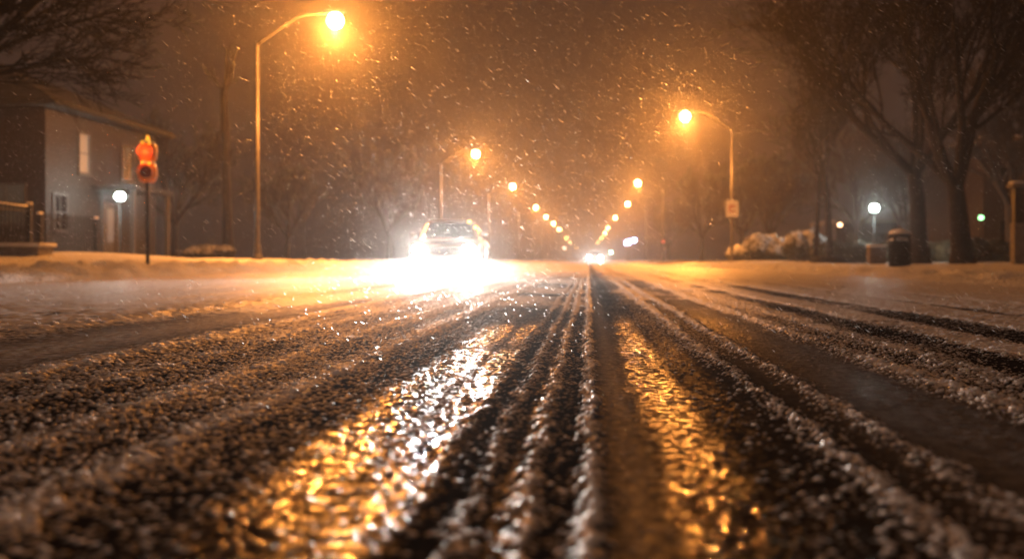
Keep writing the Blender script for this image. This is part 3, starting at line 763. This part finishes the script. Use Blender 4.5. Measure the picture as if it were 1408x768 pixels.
# ------------------------------------------------------------------ cars
def car(name, loc, rz, label, paint, glowmat, power, glare, roof_marks=True, aim=0.):
    t = empty(name, loc, label, 'car', None, rz)
    W = .96
    #  y     hw   zb   zs   zt     (front of the car at y=0, facing -y)
    st = [(0, .70, .30, .50, .60), (.05, .84, .22, .56, .68), (.35, .92, .20, .64, .76), (.75, .95, .20, .70, .82), (1.25, .96, .20, .76, .88), (2.0, .97, .20, .80, .90),
          (3.2, .97, .20, .82, .92), (4.0, .95, .21, .84, .94), (4.4, .92, .24, .84, .94), (4.6, .84, .30, .78, .90)]
    bm = bmesh.new(); rings = []
    for (y, hw, zb, zs, zt) in st:
        half = [(hw*.80, zb), (hw*.97, zb+.10), (hw, (zb+zs)/2), (hw*.97, zs), (hw*.80, zt-.015), (hw*.4, zt)]
        ring = [bm.verts.new((sx, y, z)) for sx, z in half]+[bm.verts.new((-sx, y, z)) for sx, z in half[::-1]]
        rings.append(ring)
    n = 12
    for a, b in zip(rings, rings[1:]):
        for k in range(n): bm.faces.new((a[k], a[(k+1) % n], b[(k+1) % n], b[k]))
    bm.faces.new(rings[0][::-1]); bm.faces.new(rings[-1])
    bmesh.ops.recalc_face_normals(bm, faces=bm.faces[:])
    body = obj('body', bm, paint, t, True)
    md = body.modifiers.new('Subsurf', 'SUBSURF'); md.levels = 2; md.render_levels = 2
    # greenhouse
    cs = [(1.02, .74, .84), (1.72, .64, 1.30), (2.2, .63, 1.36), (3.2, .63, 1.35), (4.05, .74, .90)]
    bm = bmesh.new(); rings = []
    for (y, hw, z) in cs:
        lo = .82
        wl = .82
        ring = [bm.verts.new(v) for v in ((wl, y, lo), (hw, y, z-.03), (hw*.85, y, z), (-hw*.85, y, z), (-hw, y, z-.03), (-wl, y, lo))]
        rings.append(ring)
    for a, b in zip(rings, rings[1:]):
        for k in range(6): bm.faces.new((a[k], a[(k+1) % 6], b[(k+1) % 6], b[k]))
    bm.faces.new(rings[0][::-1]); bm.faces.new(rings[-1]); bmesh.ops.recalc_face_normals(bm, faces=bm.faces[:])
    cab = obj('cabin', bm, paint, t)
    md = cab.modifiers.new('Bevel', 'BEVEL'); md.width = .03; md.segments = 2
    def quad(name, pts, m_, parent=t):
        bm = bmesh.new(); bm.faces.new([bm.verts.new(p) for p in pts]); bmesh.ops.solidify(bm, geom=bm.faces[:], thickness=.008)
        return obj(name, bm, m_, parent)
    # windscreen just proud of the slope between (1.02,.84) and (1.72,1.30)
    quad('windscreen', [(-.68, 1.045, .895), (.68, 1.045, .895), (.565, 1.675, 1.30), (-.565, 1.675, 1.30)], M['dark_glass'])
    for s in (-1, 1):
        quad('side_window', [(s*.80, 1.35, .93), (s*.80, 2.55, .93), (s*.665, 2.55, 1.31), (s*.675, 1.80, 1.28)], M['dark_glass'])
        quad('side_window', [(s*.80, 2.62, .93), (s*.80, 3.6, .95), (s*.675, 3.2, 1.29), (s*.665, 2.62, 1.31)], M['dark_glass'])
        mi = obj('mirror', boxes((s*.93-.09, s*.93+.09, 1.28, 1.40, .90, 1.02, .03)), paint, t, True)
        obj('mirror_arm', boxes((s*.82-.05, s*.82+.05, 1.33, 1.37, .90, .93)), M['plastic_black'], mi)
        hl = obj('headlight', boxes((s*.63-.17, s*.63+.17, -.02, .14, .48, .66, .03)), M['chrome'], t)
        bm = bmesh.new(); bmesh.ops.create_uvsphere(bm, u_segments=18, v_segments=12, radius=1)
        for v in bm.verts: v.co = Vector((s*.63+v.co.x*.16, -.03+v.co.y*.05, .57+v.co.z*.11))
        obj('lens', bm, glowmat, hl, True)
        fl = obj('fog_lamp', boxes((s*.62-.09, s*.62+.09, -.03, .1, .31, .40, .015)), M['chrome'], t)
        obj('lens', boxes((s*.62-.07, s*.62+.07, -.045, -.032, .325, .385, .004)), M['added_lens_glow'], fl)
        for wy in (.85, 3.65):
            bm = bmesh.new(); lathe(bm, [(.20, -.11), (.29, -.11), (.325, -.08), (.325, .08), (.29, .11), (.20, .11)], 28)
            wh = obj('wheel', bm, M['rubber'], t, True); wh.rotation_euler = (0, PI/2, 0); wh.location = (s*.865, wy, .325)
            bm = bmesh.new(); lathe(bm, [(.205, -.05), (.20, .095), (.05, .085), (.04, .10), (.005, .10)], 20)
            ri = obj('rim', bm, M['chrome'], wh); ri.rotation_euler = (0, 0 if s > 0 else PI, 0)
            bm = bmesh.new()
            tube(bm, [(s*.955, wy+.37*math.cos(a), .325+.37*math.sin(a)) for a in [PI*k/14 for k in range(15)]], .035, 6)
            obj('wheel_arch', bm, M['plastic_black'], t, True)
        l = bpy.data.lights.new('added_road_beam', 'SPOT'); l.color = (1, .96, .9); l.energy = power; l.spot_size = R(2.5); l.spot_blend = .6; l.shadow_soft_size = .06  # beam added to whiten the road ahead, mounted in the fog lamps
        lo = bpy.data.objects.new('added_road_beam', l); C.objects.link(lo); lo.parent = t; lo.location = (s*.62, -.06, .355)
        lo.rotation_euler = (R(90-1.5), 0, PI+aim); lo.scale = (17, 1, 1)   # looks along -y, dipped, wide and flat
        l = bpy.data.lights.new('headlight_glare', 'SPOT'); l.color = (1, .96, .9); l.energy = glare; l.spot_size = R(15); l.spot_blend = .6; l.shadow_soft_size = .08
        lo = bpy.data.objects.new('headlight_glare', l); C.objects.link(lo); lo.parent = t; lo.location = (s*.63, -.16, .57); lo.rotation_euler = (R(90.5), 0, PI+R(4)); lo.scale = (2.6, 1, 1)
    gr = obj('grille', boxes((-.40, .40, -.035, .06, .46, .62, .02)), M['plastic_black'], t)
    bm = bmesh.new()
    for k in range(4): box(bm, -.39, .39, -.05, -.038, .48+k*.036, .492+k*.036)
    obj('grille_bar', bm, M['chrome'], gr)
    bu = obj('bumper', boxes((-.86, .86, -.05, .12, .24, .42, .05)), paint, t, True)
    obj('number_plate', boxes((-.26, .26, -.066, -.053, .30, .41, .004)), M['sign_white'], bu)
    bm = bmesh.new()
    for s in (-.45, .12): tube(bm, [(s, 1.02, .885), (s+.5, 1.12, .96)], .008, 5)
    obj('wiper', bm, M['plastic_black'], t)
    bm = bmesh.new(); box(bm, -.52, .52, 1.85, 3.2, 1.352, 1.395, .02); obj('roof_snow', bm, M['snow'], t, True)
    bm = bmesh.new(); blob(bm, (0, .6, .81), (.58, .36, .045), 3, .06, 2); obj('bonnet_snow', bm, M['snow'], t, True)
    if roof_marks:
        for q, (sx, sy, sz) in enumerate(((.52, 1.75, 1.335), (.70, 1.5, 1.18))):
            bm = bmesh.new(); blob(bm, (sx, sy, sz), (.045, .03, .03), 2, 0, 1); obj('marker_lamp', bm, M['marker'], t, True)
    return t
yc = 25.4
car('approaching_car', (X(611, yc), yc, .02), R(3), 'oncoming car with two dazzling headlights and snow on its roof', M['car_paint'], M['headlight'], 15000, 1700)
car('distant_car', (X(818, 112), 112, .02), 0, 'distant oncoming car seen as one white glare between lamp rows', M['car_paint2'], M['headlight_far'], 3000, 4000, False)

# ------------------------------------------------------------------ falling snow
def flakes(n, seed):
    r = np.random.default_rng(seed)
    n1 = int(n*.7); n2 = n-n1
    p = np.concatenate([np.stack([r.uniform(-8, 7, n1), r.uniform(2.6, 13, n1), r.uniform(.05, 5.5, n1)], -1),
                        np.stack([r.uniform(-18, 15, n2), r.uniform(13, 30, n2), r.uniform(.05, 12, n2)], -1)])
    k_ = (.65+.6*r.random(n)**3)[:, None]
    d = np.stack([.80+r.normal(0, .06, n), r.normal(0, .15, n), -.60+r.normal(0, .06, n)], -1)
    d /= np.linalg.norm(d, axis=1, keepdims=True)
    u = np.cross(d, np.array([0, 1., 0])); u /= np.linalg.norm(u, axis=1, keepdims=True); v = np.cross(d, u)
    ln = r.uniform(.006, .012, n)[:, None]*k_; w = k_*r.uniform(.0007, .00115, n)[:, None]
    V = np.stack([p-d*ln, p+u*w, p+v*w, p-u*w, p-v*w, p+d*ln], 1).reshape(-1, 3)
    tri = np.array([(0, 1, 2), (0, 2, 3), (0, 3, 4), (0, 4, 1), (5, 2, 1), (5, 3, 2), (5, 4, 3), (5, 1, 4)])
    Fc = (tri[None]+6*np.arange(n)[:, None, None]).reshape(-1, 3)
    me = bpy.data.meshes.new('falling_snow')
    me.vertices.add(len(V)); me.vertices.foreach_set('co', V.astype(np.float32).ravel())
    me.loops.add(Fc.size); me.loops.foreach_set('vertex_index', Fc.ravel().astype(np.int32))
    me.polygons.add(len(Fc)); me.polygons.foreach_set('loop_start', np.arange(0, Fc.size, 3, dtype=np.int32))
    me.update(calc_edges=True)
    return me
o = link_mesh('falling_snow', flakes(330000, 4), M['flake']); tag(o, kind='stuff')

# ------------------------------------------------------------------ world: night sky and the snow-filled air
wd = bpy.data.worlds.new('World'); bpy.context.scene.world = wd; wd.use_nodes = True
nt = wd.node_tree; bg = nt.nodes['Background']; out = nt.nodes['World Output']
sky = nt.nodes.new('ShaderNodeTexSky'); sky.sky_type = 'NISHITA'; sky.sun_disc = False; sky.sun_elevation = R(-6); sky.sun_rotation = R(20)
nt.links.new(sky.outputs[0], bg.inputs[0]); bg.inputs[1].default_value = .05
SIG_S, SIG_A = .0012, .0036
sc_ = nt.nodes.new('ShaderNodeVolumeScatter'); sc_.inputs['Color'].default_value = (1, 1, 1, 1); sc_.inputs['Density'].default_value = SIG_S; sc_.inputs['Anisotropy'].default_value = .885
ab = nt.nodes.new('ShaderNodeVolumeAbsorption'); ab.inputs['Color'].default_value = (0, 0, 0, 1); ab.inputs['Density'].default_value = SIG_A
em = nt.nodes.new('ShaderNodeEmission'); GL = (.031, .0160, .0110)  # glow put into the haze itself, standing in for scattered night light
em.inputs['Color'].default_value = (1, GL[1]/GL[0], GL[2]/GL[0], 1); em.inputs['Strength'].default_value = GL[0]*(SIG_S+SIG_A)
a1 = nt.nodes.new('ShaderNodeAddShader'); a2 = nt.nodes.new('ShaderNodeAddShader')
nt.links.new(sc_.outputs[0], a1.inputs[0]); nt.links.new(ab.outputs[0], a1.inputs[1]); nt.links.new(a1.outputs[0], a2.inputs[0]); nt.links.new(em.outputs[0], a2.inputs[1])
nt.links.new(a2.outputs[0], out.inputs['Volume'])
wd.cycles.sampling_method = 'NONE'
wd.cycles.homogeneous_volume = True

# ------------------------------------------------------------------ camera and render settings
cd = bpy.data.cameras.new('camera'); cam = bpy.data.objects.new('camera', cd); C.objects.link(cam)
cam.location = (0, 0, H_CAM); cam.rotation_euler = (PI/2, 0, 0)
cd.sensor_width = 36; cd.lens = 35; cd.shift_x = -104/1408; cd.shift_y = -27/1408; cd.clip_start = .05; cd.clip_end = 3000
cd.dof.use_dof = True; cd.dof.focus_distance = 3.5; cd.dof.aperture_fstop = 2.25
s = bpy.context.scene; s.camera = cam
s.render.engine = 'CYCLES'
s.view_settings.view_transform = 'Standard'; s.view_settings.look = 'None'; s.view_settings.exposure = 0; s.view_settings.gamma = 1
cy = s.cycles
cy.use_denoising = True; cy.denoiser = 'OPENIMAGEDENOISE'; cy.use_adaptive_sampling = False
cy.max_bounces = 6; cy.diffuse_bounces = 2; cy.glossy_bounces = 2; cy.volume_bounces = 0; cy.transmission_bounces = 4; cy.transparent_max_bounces = 24
cy.sample_clamp_indirect = 4; cy.use_light_tree = True; cy.caustics_reflective = False; cy.caustics_refractive = False
